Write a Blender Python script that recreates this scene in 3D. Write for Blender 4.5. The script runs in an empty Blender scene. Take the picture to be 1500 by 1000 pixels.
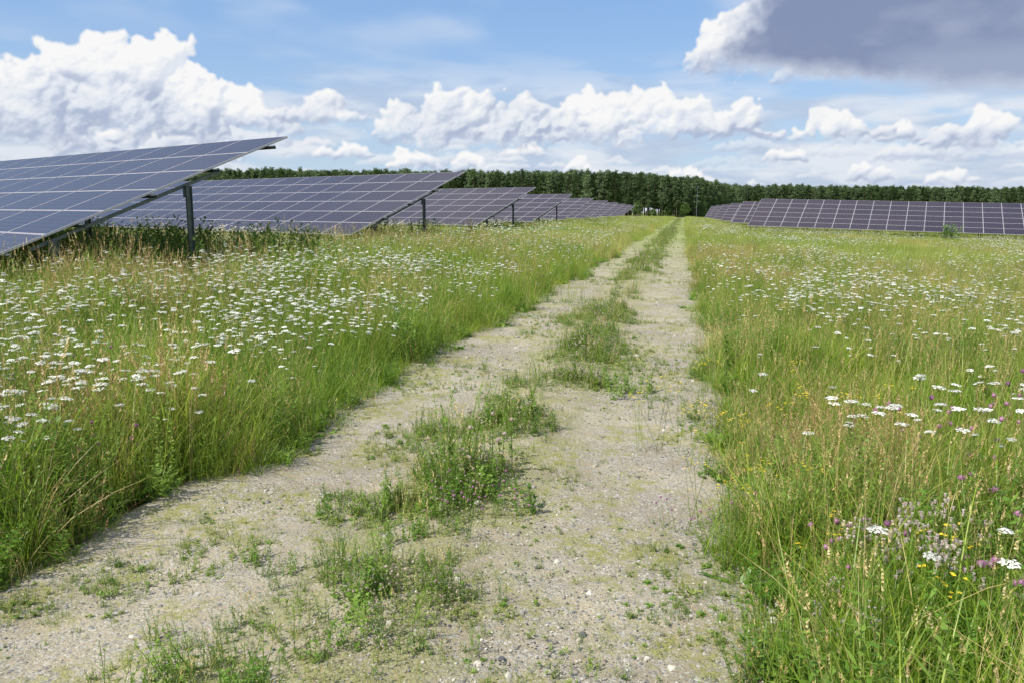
import bpy, math, random
import numpy as np
from mathutils import Vector, Matrix, Euler
random.seed(7); rng=np.random.default_rng(11)
S=bpy.context.scene
C=S.collection
S.view_settings.view_transform='Standard'; S.view_settings.look='None'; S.view_settings.exposure=0
R=random.uniform
SLOPE=0.212   # track runs along x = off + SLOPE*y

# ------------------------------------------------------------------ helpers
def gz(x,y):
    off=x-SLOPE*y
    if off<3: return 0.0
    if off<6: return -0.1*(off-3)
    return -0.3-0.02*(min(off,40)-6)
def vnoise(x,y,s,seed=0):
    x=np.asarray(x,float)/s+seed*17.3; y=np.asarray(y,float)/s+seed*9.1
    xi=np.floor(x); yi=np.floor(y); fx=x-xi; fy=y-yi
    fx=fx*fx*(3-2*fx); fy=fy*fy*(3-2*fy)
    def h(a,b):
        v=np.sin(a*127.1+b*311.7+seed*74.7)*43758.5453
        return v-np.floor(v)
    return (h(xi,yi)*(1-fx)+h(xi+1,yi)*fx)*(1-fy)+(h(xi,yi+1)*(1-fx)+h(xi+1,yi+1)*fx)*fy
def sstep(a,b,x):
    t=np.clip((x-a)/(b-a),0,1); return t*t*(3-2*t)

class MB:
    def __init__(s): s.V=[];s.F=[];s.M=[]
    def face(s,pts,m):
        n=len(s.V); s.V+= [tuple(p) for p in pts]; s.F.append(tuple(range(n,n+len(pts)))); s.M.append(m)
    def strip(s,pts,ws,side,m):
        n=len(s.V); side=Vector(side)
        for i,(p,w) in enumerate(zip(pts,ws)):
            p=Vector(p)
            if i==len(pts)-1: s.V.append(tuple(p))
            else: s.V.append(tuple(p-side*w/2)); s.V.append(tuple(p+side*w/2))
        k=len(pts)
        for i in range(k-2):
            a=n+2*i; s.F.append((a,a+1,a+3,a+2)); s.M.append(m)
        a=n+2*(k-2); s.F.append((a,a+1,a+2)); s.M.append(m)
    def blade(s,b,yaw,h,lean,w,m,segs=3,up=True):
        d=Vector((math.cos(yaw),math.sin(yaw),0)); sd=Vector((-d.y,d.x,0))
        pts=[];ws=[]
        for i in range(segs+1):
            t=i/segs
            pts.append(Vector(b)+d*(lean*h*t*t)+Vector((0,0,h*(t-0.35*lean*t*t))))
            ws.append(w*(1-0.75*t**1.5))
        s.strip(pts,ws,sd,m); return pts[-1],d
    def tube(s,a,b,r0,r1,m,n=4):
        a=Vector(a);b=Vector(b);z=(b-a).normalized(); x=z.orthogonal().normalized(); y=z.cross(x)
        k=len(s.V)
        for p,r in((a,r0),(b,r1)):
            for i in range(n):
                t=2*math.pi*i/n; s.V.append(tuple(p+x*r*math.cos(t)+y*r*math.sin(t)))
        for i in range(n):
            j=(i+1)%n; s.F.append((k+i,k+j,k+n+j,k+n+i)); s.M.append(m)
        s.F.append(tuple(k+n+i for i in range(n))); s.M.append(m)
    def box(s,c,sz,m=0,rx=0.0):
        c=Vector(c); k=len(s.V); rot=Matrix.Rotation(rx,3,'X')
        for dx in(-.5,.5):
            for dy in(-.5,.5):
                for dz in(-.5,.5):
                    s.V.append(tuple(c+rot@Vector((dx*sz[0],dy*sz[1],dz*sz[2]))))
        for f in((0,1,3,2),(4,6,7,5),(0,4,5,1),(2,3,7,6),(0,2,6,4),(1,5,7,3)):
            s.F.append(tuple(k+i for i in f)); s.M.append(m)
    def ball(s,c,r,m,n=6,k=4,sq=1.0):
        c=Vector(c)
        rings=[]
        for j in range(1,k):
            ph=math.pi*j/k
            rings.append([c+Vector((r*math.sin(ph)*math.cos(2*math.pi*i/n),r*math.sin(ph)*math.sin(2*math.pi*i/n),r*sq*math.cos(ph))) for i in range(n)])
        b=len(s.V)
        s.V.append(tuple(c+Vector((0,0,r*sq))))
        for rg in rings: s.V+= [tuple(p) for p in rg]
        s.V.append(tuple(c-Vector((0,0,r*sq)))); e=len(s.V)-1
        for i in range(n):
            j=(i+1)%n
            s.F.append((b,b+1+i,b+1+j)); s.M.append(m)
            for q in range(k-2):
                o=b+1+q*n; s.F.append((o+i,o+n+i,o+n+j,o+j)); s.M.append(m)
            o=b+1+(k-2)*n; s.F.append((o+i,e,o+j)); s.M.append(m)
    def mesh(s,name,mats,smooth=False):
        me=bpy.data.meshes.new(name); me.from_pydata(s.V,[],s.F)
        for m in mats: me.materials.append(m)
        me.polygons.foreach_set('material_index',s.M)
        if smooth: me.polygons.foreach_set('use_smooth',[True]*len(s.F))
        me.update(); return me
def add(name,me,loc=(0,0,0),rot=(0,0,0),sc=None,parent=None,**props):
    o=bpy.data.objects.new(name,me); o.location=loc; o.rotation_euler=rot
    if sc is not None: o.scale=sc if hasattr(sc,'__len__') else (sc,sc,sc)
    if parent: o.parent=parent
    C.objects.link(o)
    for k,v in props.items(): o[k]=v
    return o

# ------------------------------------------------------------------ materials
class NT:
    def __init__(s,tree): s.t=tree; s.n=tree.nodes; s.l=tree.links
    def new(s,typ,**kw):
        nd=s.n.new(typ)
        for k,v in kw.items(): setattr(nd,k,v)
        return nd
    def put(s,sock,v):
        if isinstance(v,bpy.types.NodeSocket): s.l.new(v,sock)
        elif v is not None: sock.default_value=v
    def math(s,op,a,b=None,c=None,clamp=False):
        nd=s.n.new('ShaderNodeMath'); nd.operation=op; nd.use_clamp=clamp
        for i,v in enumerate((a,b,c)): s.put(nd.inputs[i],v)
        return nd.outputs[0]
    def mix(s,f,a,b):
        nd=s.n.new('ShaderNodeMix'); nd.data_type='RGBA'
        s.put(nd.inputs[0],f)
        for i,v in((6,a),(7,b)):
            if isinstance(v,tuple) and len(v)==3: v=(*v,1)
            s.put(nd.inputs[i],v)
        return nd.outputs[2]
    def rng(s,v,a,b,c=0.,d=1.,smooth=True):
        nd=s.n.new('ShaderNodeMapRange'); nd.interpolation_type='SMOOTHSTEP' if smooth else 'LINEAR'
        s.put(nd.inputs['Value'],v)
        for k,x in zip(('From Min','From Max','To Min','To Max'),(a,b,c,d)): nd.inputs[k].default_value=x
        return nd.outputs[0]
    def noise(s,vec,scale,detail=4,rough=.5,dist=0.):
        nd=s.n.new('ShaderNodeTexNoise'); s.put(nd.inputs['Vector'],vec)
        nd.inputs['Scale'].default_value=scale; nd.inputs['Detail'].default_value=detail
        nd.inputs['Roughness'].default_value=rough; nd.inputs['Distortion'].default_value=dist
        return nd.outputs[0]
    def comb(s,x,y,z=0.):
        nd=s.n.new('ShaderNodeCombineXYZ')
        for i,v in enumerate((x,y,z)): s.put(nd.inputs[i],v)
        return nd.outputs[0]
def newmat(name):
    m=bpy.data.materials.new(name); m.use_nodes=True; m.node_tree.nodes.clear()
    nt=NT(m.node_tree); out=nt.new('ShaderNodeOutputMaterial'); return m,nt,out
def leafmat(name,a,b,c=None,trans=.35,patch=0.5,rough=.55,pscale=.6):
    """a,b: per-blade variation; c: patchy colour by plant position"""
    m,nt,out=newmat(name)
    geo=nt.new('ShaderNodeNewGeometry'); oi=nt.new('ShaderNodeObjectInfo')
    col=nt.mix(geo.outputs['Random Per Island'],a,b)
    if c:
        n=nt.noise(oi.outputs['Location'],pscale,2,.6)
        f=nt.rng(nt.math('ADD',n,nt.math('MULTIPLY',nt.math('SUBTRACT',oi.outputs['Random'],.5),.30)),.42,.66,0,patch)
        col=nt.mix(f,col,c)
    hv=nt.new('ShaderNodeHueSaturation'); nt.l.new(col,hv.inputs['Color'])
    nt.l.new(nt.math('MULTIPLY_ADD',oi.outputs['Random'],.5,.75),hv.inputs['Value'])
    p=nt.new('ShaderNodeBsdfDiffuse'); nt.l.new(hv.outputs[0],p.inputs['Color'])
    t=nt.new('ShaderNodeBsdfTranslucent'); nt.l.new(hv.outputs[0],t.inputs['Color'])
    mx=nt.new('ShaderNodeMixShader'); mx.inputs[0].default_value=trans
    nt.l.new(p.outputs[0],mx.inputs[1]); nt.l.new(t.outputs[0],mx.inputs[2])
    g=nt.new('ShaderNodeBsdfGlossy'); g.inputs['Roughness'].default_value=rough*.8; g.inputs['Color'].default_value=(.8,.8,.8,1)
    m2=nt.new('ShaderNodeMixShader'); m2.inputs[0].default_value=.035
    nt.l.new(mx.outputs[0],m2.inputs[1]); nt.l.new(g.outputs[0],m2.inputs[2]); nt.l.new(m2.outputs[0],out.inputs[0])
    return m
def plain(name,col,rough=.6,metal=0.,var=.15,scale=6.):
    m,nt,out=newmat(name); tc=nt.new('ShaderNodeTexCoord')
    n=nt.noise(tc.outputs['Object'],scale,3,.6)
    c2=tuple(x*(1-var*2) for x in col)
    p=nt.new('ShaderNodeBsdfPrincipled'); nt.l.new(nt.mix(nt.rng(n,.35,.65),c2,col),p.inputs['Base Color'])
    p.inputs['Roughness'].default_value=rough; p.inputs['Metallic'].default_value=metal
    nt.l.new(p.outputs[0],out.inputs[0]); return m

M_green=leafmat('grass_green',(.105,.255,.014),(.40,.54,.052),(.54,.53,.11),.50,.34)
M_far  =leafmat('grass_far',(.22,.38,.040),(.44,.54,.09),(.60,.55,.19),.48,.50,pscale=.22)
M_straw=leafmat('grass_straw',(.64,.50,.19),(.78,.66,.33),(.54,.34,.15),.42,.65)
M_rust =leafmat('grass_rust',(.40,.22,.09),(.62,.42,.22),None,.4)
M_stem =leafmat('stem_green',(.19,.30,.05),(.33,.40,.10),None,.35)
M_herb =leafmat('herb_leaf',(.080,.21,.018),(.24,.42,.05),(.33,.41,.09),.44,.4)
M_low  =leafmat('low_weed_leaf',(.16,.27,.04),(.34,.45,.10),(.44,.42,.17),.38,.5,pscale=1.5)
M_dark =leafmat('weed_leaf',(.10,.22,.035),(.25,.40,.07),None,.42)
M_white=leafmat('petal_white',(.84,.84,.78),(.90,.90,.86),None,.25)
M_pink =leafmat('petal_pink',(.42,.16,.34),(.60,.32,.48),None,.3)
M_fuzz =leafmat('petal_fuzzy',(.50,.40,.33),(.64,.54,.46),None,.3)
M_yell =leafmat('petal_yellow',(.82,.60,.03),(.88,.74,.06),None,.3)
M_pale =leafmat('petal_pale',(.60,.50,.46),(.74,.66,.60),None,.35)
M_needle=leafmat('pine_needles',(.062,.118,.040),(.135,.205,.072),(.095,.145,.055),.28,.8,rough=.7,pscale=.15)  # needle colours lightened to include slight distance haze
M_broad=leafmat('broad_leaves',(.09,.165,.04),(.17,.26,.075),None,.25,rough=.7)
M_bark=plain('pine_bark',(.12,.09,.068),.9)
M_steel=plain('galvanised_steel',(.30,.33,.34),.45,.6)
M_post=plain('post_steel',(.13,.16,.16),.5,.5)
M_alu=plain('aluminium_frame',(.54,.53,.57),.5,.1,.04)
M_back=plain('white_backsheet',(.6,.6,.62),.6)

def glassmat():
    m,nt,out=newmat('solar_cells'); uv=nt.new('ShaderNodeUVMap'); sp=nt.new('ShaderNodeSeparateXYZ'); nt.l.new(uv.outputs[0],sp.inputs[0])
    def line(s,n,w):
        f=nt.math('FRACT',nt.math('MULTIPLY',s,n)); d=nt.math('ABSOLUTE',nt.math('SUBTRACT',f,.5)); return nt.math('GREATER_THAN',d,.5-w)
    lx=line(sp.outputs[0],10.,.012); ly=line(sp.outputs[1],6.,.012); ln=nt.math('MAXIMUM',lx,ly)
    bus=nt.math('MULTIPLY',line(sp.outputs[1],18.,.02),.16)
    tc=nt.new('ShaderNodeTexCoord'); oi=nt.new('ShaderNodeObjectInfo')
    base=nt.mix(nt.noise(tc.outputs['Object'],9.,2,.6),(.022,.016,.026),(.040,.029,.042))
    base=nt.mix(nt.math('MULTIPLY',oi.outputs['Random'],.5),base,(.052,.040,.052))
    col=nt.mix(bus,base,(.27,.25,.28)); col=nt.mix(ln,col,(.20,.19,.22))
    p=nt.new('ShaderNodeBsdfPrincipled'); nt.l.new(col,p.inputs['Base Color'])
    p.inputs['Roughness'].default_value=.26; p.inputs['IOR'].default_value=1.42; p.inputs['Specular IOR Level'].default_value=.45
    p.inputs['Specular Tint'].default_value=(1.,.84,.88,1)
    nt.l.new(p.outputs[0],out.inputs[0]); return m
M_glass=glassmat()

def groundmat():
    m,nt,out=newmat('meadow_soil'); tc=nt.new('ShaderNodeTexCoord'); v=tc.outputs['Object']
    a=nt.mix(nt.rng(nt.noise(v,.25,4,.6),.35,.65),(.17,.24,.05),(.30,.33,.10))
    a=nt.mix(nt.rng(nt.noise(v,9.,4,.7),.4,.7),a,(.17,.155,.08))
    p=nt.new('ShaderNodeBsdfPrincipled'); nt.l.new(a,p.inputs['Base Color']); p.inputs['Roughness'].default_value=.95
    b=nt.new('ShaderNodeBump'); b.inputs['Distance'].default_value=.03; nt.l.new(nt.noise(v,25.,3,.6),b.inputs['Height']); nt.l.new(b.outputs[0],p.inputs['Normal'])
    nt.l.new(p.outputs[0],out.inputs[0]); return m
def pathmat():
    m,nt,out=newmat('gravel_track'); tc=nt.new('ShaderNodeTexCoord'); v=tc.outputs['Object']
    big=nt.noise(v,.9,5,.62); med=nt.noise(v,5.,5,.65); fine=nt.noise(v,70.,4,.75)
    vo=nt.new('ShaderNodeTexVoronoi'); vo.inputs['Scale'].default_value=150.; nt.l.new(v,vo.inputs['Vector'])
    vo2=nt.new('ShaderNodeTexVoronoi'); vo2.inputs['Scale'].default_value=75.; nt.l.new(v,vo2.inputs['Vector'])
    sep=nt.new('ShaderNodeSeparateXYZ'); nt.l.new(vo.outputs['Color'],sep.inputs[0])
    sep2=nt.new('ShaderNodeSeparateXYZ'); nt.l.new(vo2.outputs['Color'],sep2.inputs[0])
    sand=nt.mix(nt.rng(big,.38,.62),(.35,.30,.215),(.54,.47,.335))
    sand=nt.mix(nt.rng(fine,.35,.7,0,.6),sand,(.27,.24,.175))
    gr=nt.mix(sep.outputs[0],(.14,.14,.14),(.62,.59,.52))
    gf=nt.math('MULTIPLY',nt.math('GREATER_THAN',sep.outputs[1],.45),nt.rng(med,.36,.58))
    c=nt.mix(nt.math('MULTIPLY',gf,.8),sand,gr)
    gr2=nt.mix(sep2.outputs[0],(.12,.12,.13),(.60,.58,.53))
    c=nt.mix(nt.math('MULTIPLY',nt.math('GREATER_THAN',sep2.outputs[1],.83),.8),c,gr2)
    moss=nt.math('MULTIPLY',nt.rng(nt.noise(v,1.5,6,.74),.46,.58),nt.rng(nt.noise(v,17.,5,.75),.42,.55))
    # moss band along the crown between the ruts
    sp=nt.new('ShaderNodeSeparateXYZ'); nt.l.new(v,sp.inputs[0])
    o_=nt.math('ADD',nt.math('MULTIPLY_ADD',sp.outputs[1],-SLOPE,sp.outputs[0]),1.25)
    band=nt.math('MULTIPLY',nt.rng(nt.math('ABSOLUTE',o_),.25,.75,1.,0.),nt.rng(med,.40,.56))
    moss=nt.math('MAXIMUM',moss,nt.math('MULTIPLY',band,.75))
    mc=nt.mix(nt.rng(fine,.4,.6),(.20,.21,.05),(.36,.36,.10))
    c=nt.mix(nt.math('MULTIPLY',moss,.8),c,mc)
    gfar=nt.math('MULTIPLY',nt.rng(sp.outputs[1],12.,65.,0.,.92),nt.rng(nt.noise(v,.7,4,.7),.31,.52))
    c=nt.mix(gfar,c,(.30,.35,.11))
    p=nt.new('ShaderNodeBsdfPrincipled'); nt.l.new(c,p.inputs['Base Color']); p.inputs['Roughness'].default_value=.92; p.inputs['Specular IOR Level'].default_value=.15
    h=nt.math('ADD',nt.math('MULTIPLY',vo2.outputs['Distance'],-.35),nt.math('ADD',fine,nt.math('MULTIPLY',med,2.4)))
    b=nt.new('ShaderNodeBump'); b.inputs['Distance'].default_value=.012; b.inputs['Strength'].default_value=.9; nt.l.new(h,b.inputs['Height']); nt.l.new(b.outputs[0],p.inputs['Normal'])
    nt.l.new(p.outputs[0],out.inputs[0]); return m
def stonemat():
    m,nt,out=newmat('pebble_stone'); oi=nt.new('ShaderNodeObjectInfo')
    cr=nt.new('ShaderNodeValToRGB'); nt.l.new(oi.outputs['Random'],cr.inputs[0])
    e=cr.color_ramp.elements; e[0].color=(.10,.10,.11,1); e[1].color=(.64,.61,.55,1)
    x=e.new(.3); x.color=(.23,.22,.21,1); x=e.new(.7); x.color=(.44,.40,.32,1)
    p=nt.new('ShaderNodeBsdfPrincipled'); nt.l.new(cr.outputs[0],p.inputs['Base Color']); p.inputs['Roughness'].default_value=.8
    nt.l.new(p.outputs[0],out.inputs[0]); return m

# ------------------------------------------------------------------ ground + track
offs=[-3000,-1200,-500,-200,-80,-30,-10,-3,0,3,6,12,20,30,40,80,200,600,3000]
ys=[-60,-10,0,10,30,60,100,200,400,800,1600,4000]
V=[(o+SLOPE*y,y,gz(o+SLOPE*y,y)) for y in ys for o in offs]; n=len(offs)
F=[(j*n+i,j*n+i+1,(j+1)*n+i+1,(j+1)*n+i) for j in range(len(ys)-1) for i in range(n-1)]
me=bpy.data.meshes.new('ground'); me.from_pydata(V,[],F); me.materials.append(groundmat())
add('ground',me,kind='structure')
yy=list(np.concatenate([np.arange(-6,14,.12),np.arange(14,40,.5),np.arange(40,225,3)])); cols=34
V=[]
for y in yy:
    l=-3.0+.30*(float(vnoise(3,y,1.6,1))-.5); r=.42+.26*(float(vnoise(8,y,1.3,2))-.5)
    for i in range(cols+1):
        o=l+(r-l)*i/cols
        z=.012+.05*math.exp(-((o+1.15)/.33)**2)+.03*float(vnoise(o,y,.5,3))+.008*float(vnoise(o,y,.13,4))
        if i in(0,cols): z=.004
        V.append((o+SLOPE*y,y,z))
F=[(j*(cols+1)+i,j*(cols+1)+i+1,(j+1)*(cols+1)+i+1,(j+1)*(cols+1)+i) for j in range(len(yy)-1) for i in range(cols)]
me=bpy.data.meshes.new('path'); me.from_pydata(V,[],F); me.materials.append(pathmat()); me.polygons.foreach_set('use_smooth',[True]*len(F))
add('path',me,kind='structure')

# ------------------------------------------------------------------ scatter system
def scatter(name,pts,scl,idx,meshes,tilt=.12,**props):
    pts=np.asarray(pts,float); N=len(pts)
    if N==0: return
    coll=bpy.data.collections.new(name+'_set')
    for i,m in enumerate(meshes):
        coll.objects.link(bpy.data.objects.new('%02d_%s_kind'%(i,name),m))
    me=bpy.data.meshes.new(name); me.vertices.add(N); me.vertices.foreach_set('co',pts.astype(np.float32).ravel())
    a=me.attributes.new('scl','FLOAT_VECTOR','POINT'); sc=np.asarray(scl,float)
    if sc.ndim==1: sc=np.repeat(sc[:,None],3,1)
    a.data.foreach_set('vector',sc.astype(np.float32).ravel())
    a=me.attributes.new('rot','FLOAT_VECTOR','POINT')
    r=np.stack([rng.normal(0,tilt,N),rng.normal(0,tilt,N),rng.uniform(0,6.283,N)],1); a.data.foreach_set('vector',r.astype(np.float32).ravel())
    a=me.attributes.new('idx','INT','POINT'); a.data.foreach_set('value',np.asarray(idx,np.int32))
    o=add(name,me,**props); ng=bpy.data.node_groups.new(name,'GeometryNodeTree')
    ng.interface.new_socket('Geometry',in_out='INPUT',socket_type='NodeSocketGeometry'); ng.interface.new_socket('Geometry',in_out='OUTPUT',socket_type='NodeSocketGeometry')
    nn=ng.nodes; gi=nn.new('NodeGroupInput'); go=nn.new('NodeGroupOutput'); ip=nn.new('GeometryNodeInstanceOnPoints'); ci=nn.new('GeometryNodeCollectionInfo')
    ci.inputs['Collection'].default_value=coll; ci.inputs['Separate Children'].default_value=True; ci.inputs['Reset Children'].default_value=True
    def at(nm,ty):
        x=nn.new('GeometryNodeInputNamedAttribute'); x.data_type=ty; x.inputs[0].default_value=nm
        return next(s for s in x.outputs if s.enabled and s.name=='Attribute')
    L=ng.links
    L.new(gi.outputs[0],ip.inputs['Points']); L.new(ci.outputs[0],ip.inputs['Instance']); ip.inputs['Pick Instance'].default_value=True
    L.new(at('idx','INT'),ip.inputs['Instance Index']); L.new(at('scl','FLOAT_VECTOR'),ip.inputs['Scale'])
    e=nn.new('FunctionNodeEulerToRotation'); L.new(at('rot','FLOAT_VECTOR'),e.inputs[0]); L.new(e.outputs[0],ip.inputs['Rotation'])
    L.new(ip.outputs[0],go.inputs[0])
    md=o.modifiers.new('scatter','NODES'); md.node_group=ng
    return o

# ------------------------------------------------------------------ plant meshes
def g_green(nb=34,rad=.12,h0=.26,h1=.58,w=.0052,mat=None):
    b=MB()
    for _ in range(nb):
        a=R(0,6.28); r=rad*math.sqrt(R(0,1))
        b.blade((r*math.cos(a),r*math.sin(a),0),R(0,6.28),R(h0,h1),R(.1,.8),R(.7,1.3)*w,0,4)
    return b.mesh('grass_tuft',[mat or M_green])
def g_seed(nb=9,rad=.12,h0=.5,h1=.80,sw=.0024,hw=.007,green=16,mats=None,hl=(.05,.11)):
    b=MB()
    for _ in range(nb):
        a=R(0,6.28); r=rad*math.sqrt(R(0,1)); yaw=R(0,6.28); h=R(h0,h1)
        tip,d=b.blade((r*math.cos(a),r*math.sin(a),0),yaw,h,R(.05,.35),sw,1,3)
        L=R(*hl)
        for k in range(9):
            t=k/9; p=tip+Vector((d.x*.25*L*(t-1),d.y*.25*L*(t-1),L*(t-.75)))
            aa=R(0,6.28); q=Vector((math.cos(aa),math.sin(aa),1.2)).normalized()*R(.010,.022)*(1.3-t)
            sd=q.cross(Vector((0,0,1))).normalized()*hw*.5
            b.face([p-sd,p+sd,p+q],1)
    for _ in range(green):
        a=R(0,6.28); r=rad*math.sqrt(R(0,1))
        b.blade((r*math.cos(a),r*math.sin(a),0),R(0,6.28),R(.4,.8)*h0*1.1,R(.2,.7),.0045,0,3)
    return b.mesh('seeding_grass',mats or [M_green,M_straw])
def g_dry(nb=30,rad=.13,w=.0036):
    b=MB()
    for _ in range(nb):
        a=R(0,6.28); r=rad*math.sqrt(R(0,1))
        b.blade((r*math.cos(a),r*math.sin(a),0),R(0,6.28),R(.3,.7),R(.1,1.0),w,0,4)
    return b.mesh('dry_grass',[M_straw])
def leaf(b,p,yaw,pitch,L,w,m):
    d=Vector((math.cos(yaw)*math.cos(pitch),math.sin(yaw)*math.cos(pitch),math.sin(pitch))); s=Vector((-math.sin(yaw),math.cos(yaw),0))
    p=Vector(p); b.face([p,p+d*L*.45+s*w*.5,p+d*L,p+d*L*.45-s*w*.5],m)
def g_herb(ns=5,rad=.08,h0=.2,h1=.45,L=.035,w=.012,per=18,mat=None,tops=None,topm=None):
    b=MB()
    for _ in range(ns):
        a=R(0,6.28); r=rad*math.sqrt(R(0,1)); h=R(h0,h1); yaw=R(0,6.28); ln=R(0,.35)
        base=Vector((r*math.cos(a),r*math.sin(a),0)); top=base+Vector((math.cos(yaw)*ln*h,math.sin(yaw)*ln*h,h))
        b.tube(base,top,.0018,.001,1,3)
        for k in range(per):
            t=(k+.5)/per; p=base.lerp(top,t); leaf(b,p,R(0,6.28),R(-.1,.9),L*R(.6,1.2)*(1.15-.6*t),w*R(.7,1.2),0)
        if tops in('ball','fuzz'):
            br=.011 if tops=='ball' else .006
            b.ball(top,br,2,7,5,1.0)
            for k in range(26 if tops=='ball' else 12):
                v=Vector((R(-1,1),R(-1,1),R(-.4,1))).normalized(); s=v.orthogonal().normalized()*.0022; b.face([top+v*br*.6-s,top+v*br*.6+s,top+v*R(1.2,1.5)*br],2)
        elif tops=='star':
            for q in range(3):
                c=top+Vector((R(-.02,.02),R(-.02,.02),R(-.01,.01)))
                for k in range(6): leaf(b,c,k*1.047+q,R(.1,.4),.009,.006,2)
        elif tops=='bells':
            for q in range(9):
                c=top+Vector((R(-.04,.04),R(-.04,.04),R(-.07,.03)))
                b.tube(c-Vector((0,0,.008)),c+Vector((R(-.004,.004),R(-.004,.004),.006)),.003,.006,2,5)
                for k in range(5): leaf(b,c+Vector((0,0,.005)),k*1.257+q,R(.0,.5),.008,.006,2)
    return b.mesh('herb',[mat or M_herb,M_stem]+([topm] if topm else []))
def rosette(n,L,w,mat,p0=.05,p1=.9):
    b=MB()
    for k in range(n):
        yaw=R(0,6.28); pt=R(p0,p1); l=L*R(.5,1.1); ww=w*R(.7,1.2)
        d=Vector((math.cos(yaw)*math.cos(pt),math.sin(yaw)*math.cos(pt),math.sin(pt))); s=Vector((-math.sin(yaw),math.cos(yaw),0)); p=Vector((R(-.02,.02),R(-.02,.02),R(0,.02)))
        q=p+d*l*.5; e=p+d*l-Vector((0,0,l*.22)); b.strip([p,p+d*l*.2,q,p+d*l*.8-Vector((0,0,l*.08)),e],[ww*.2,ww*.8,ww,ww*.7,0],s,0)
    return b.mesh('rosette',[mat])
def y_head(b,c,rad,m0,ms,near=True):
    c=Vector(c); n=34 if near else 10
    for k in range(n):
        r=rad*math.sqrt((k+.5)/n); a=k*2.39996+R(-.2,.2); z=-.22*r*r/rad+R(-.003,.003)
        p=c+Vector((r*math.cos(a),r*math.sin(a),z)); s=(.0066 if near else .011)*R(.8,1.2)*rad/.035
        nrm=Vector((R(-.35,.35)+.3*math.cos(a)*r/rad,R(-.35,.35)+.3*math.sin(a)*r/rad,1)).normalized(); x=nrm.orthogonal().normalized(); y=nrm.cross(x)
        b.face([p+(x*math.cos(t)+y*math.sin(t))*s+nrm*(-.001) for t in [i*2*math.pi/6 for i in range(6)]],m0)
        if near: 
            if k%3==0: b.tube(c-Vector((0,0,rad*.9)),p-Vector((0,0,.002)),.0007,.0006,ms,3)
    if not near:
        for k in range(5):
            a=k*1.257; b.tube(c-Vector((0,0,rad)),c+Vector((rad*.7*math.cos(a),rad*.7*math.sin(a),-.006)),.001,.001,ms,3)
def y_stem(b,top,ml,ms):
    top=Vector(top); b.tube((0,0,0),top,.0022,.0015,ms,4)
    for k in range(13):
        t=.05+.8*k/13; p=Vector((0,0,0)).lerp(top,t); yaw=k*2.4; L=.09*(1.1-.8*t); pt=R(.5,.9)
        d=Vector((math.cos(yaw)*math.cos(pt),math.sin(yaw)*math.cos(pt),math.sin(pt)))
        b.strip([p,p+d*L*.5,p+d*L-Vector((0,0,.01))],[.0015,.0012,0],Vector((-math.sin(yaw),math.cos(yaw),0)),ms)
        for q in range(6):
            for sg in(-1,1): leaf(b,p+d*L*(q+1)/7,yaw+sg*1.0,R(.1,.7),L*.22,.003,ml)
YV=[]   # separate parts of single yarrow
for i in range(5):
    h=R(.62,.78); ln=Vector((R(-.06,.06),R(-.06,.06),h)); rad=R(.024,.042)
    bs=MB(); y_stem(bs,ln-Vector((0,0,rad*.9)),0,1)
    bh=MB(); y_head(bh,(0,0,0),rad,0,1)
    YV.append((bs.mesh('yarrow_stem',[M_herb,M_stem]),bh.mesh('yarrow_flower_head',[M_white,M_stem]),ln))
YW=[]
for i in range(7):
    b=MB(); k0=0
    top=Vector((R(-.06,.06),R(-.06,.06),R(.60,.82))); y_stem(b,top,1,2); y_head(b,top+Vector((0,0,.03)),R(.022,.042),0,2)
    if i%2:
        q=top+Vector((R(-.07,.07),R(-.07,.07),-R(.02,.07))); b.tube(top*.75,q,.0014,.001,2,3); y_head(b,q+Vector((0,0,.02)),R(.014,.024),0,2)
    YW.append(b.mesh('yarrow_plant',[M_white,M_herb,M_stem]))
YF=[]
for i in range(4):
    b=MB()
    for k in range(7):
        a=R(0,6.28); r=.4*math.sqrt(R(0,1)); p=Vector((r*math.cos(a),r*math.sin(a),R(.58,.82)))
        b.tube((p.x,p.y,0),p-Vector((0,0,.04)),.003,.002,1,3); y_head(b,p,R(.024,.042),0,1,False)
    YF.append(b.mesh('yarrow_group',[M_white,M_stem]))
G=[g_green() for _ in range(3)]+[g_green(22,.10,.30,.62,.0085)]+[g_green(28,.12,.40,.78,.0050) for _ in range(2)]+[g_seed() for _ in range(4)]+[g_dry(),g_dry(16,.12,.0052)]+[g_herb(5,.08,.28,.6) for _ in range(2)]+[g_herb(6,.1,.25,.58,.08,.018,22)]+[rosette(20,.26,.034,M_herb,.5,1.4)]+[g_seed(14,.13,.5,.78,.0024,.008,6,[M_green,M_rust],(.10,.18)) for _ in range(2)]
def g_far(nb=60,rad=.34,w=.010,straw=.35,h0=.35,h1=.72,m2=None):
    b=MB()
    for _ in range(nb):
        a=R(0,6.28); r=rad*math.sqrt(R(0,1)); st=R(0,1)<straw
        b.blade((r*math.cos(a),r*math.sin(a),0),R(0,6.28),R(h0,h1)*(1.08 if st else 1),R(.05,.5),w*(.6 if st else 1),1 if st else 0,3)
    return b.mesh('far_grass',[M_far,m2 or M_straw])
GF=[g_far(straw=s) for s in(.03,.08,.18,.45)]+[g_far(straw=.3,m2=M_rust)]
GFF=[g_far(60,.7,.03,s,.35,.65) for s in(.05,.12,.3)]

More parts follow.
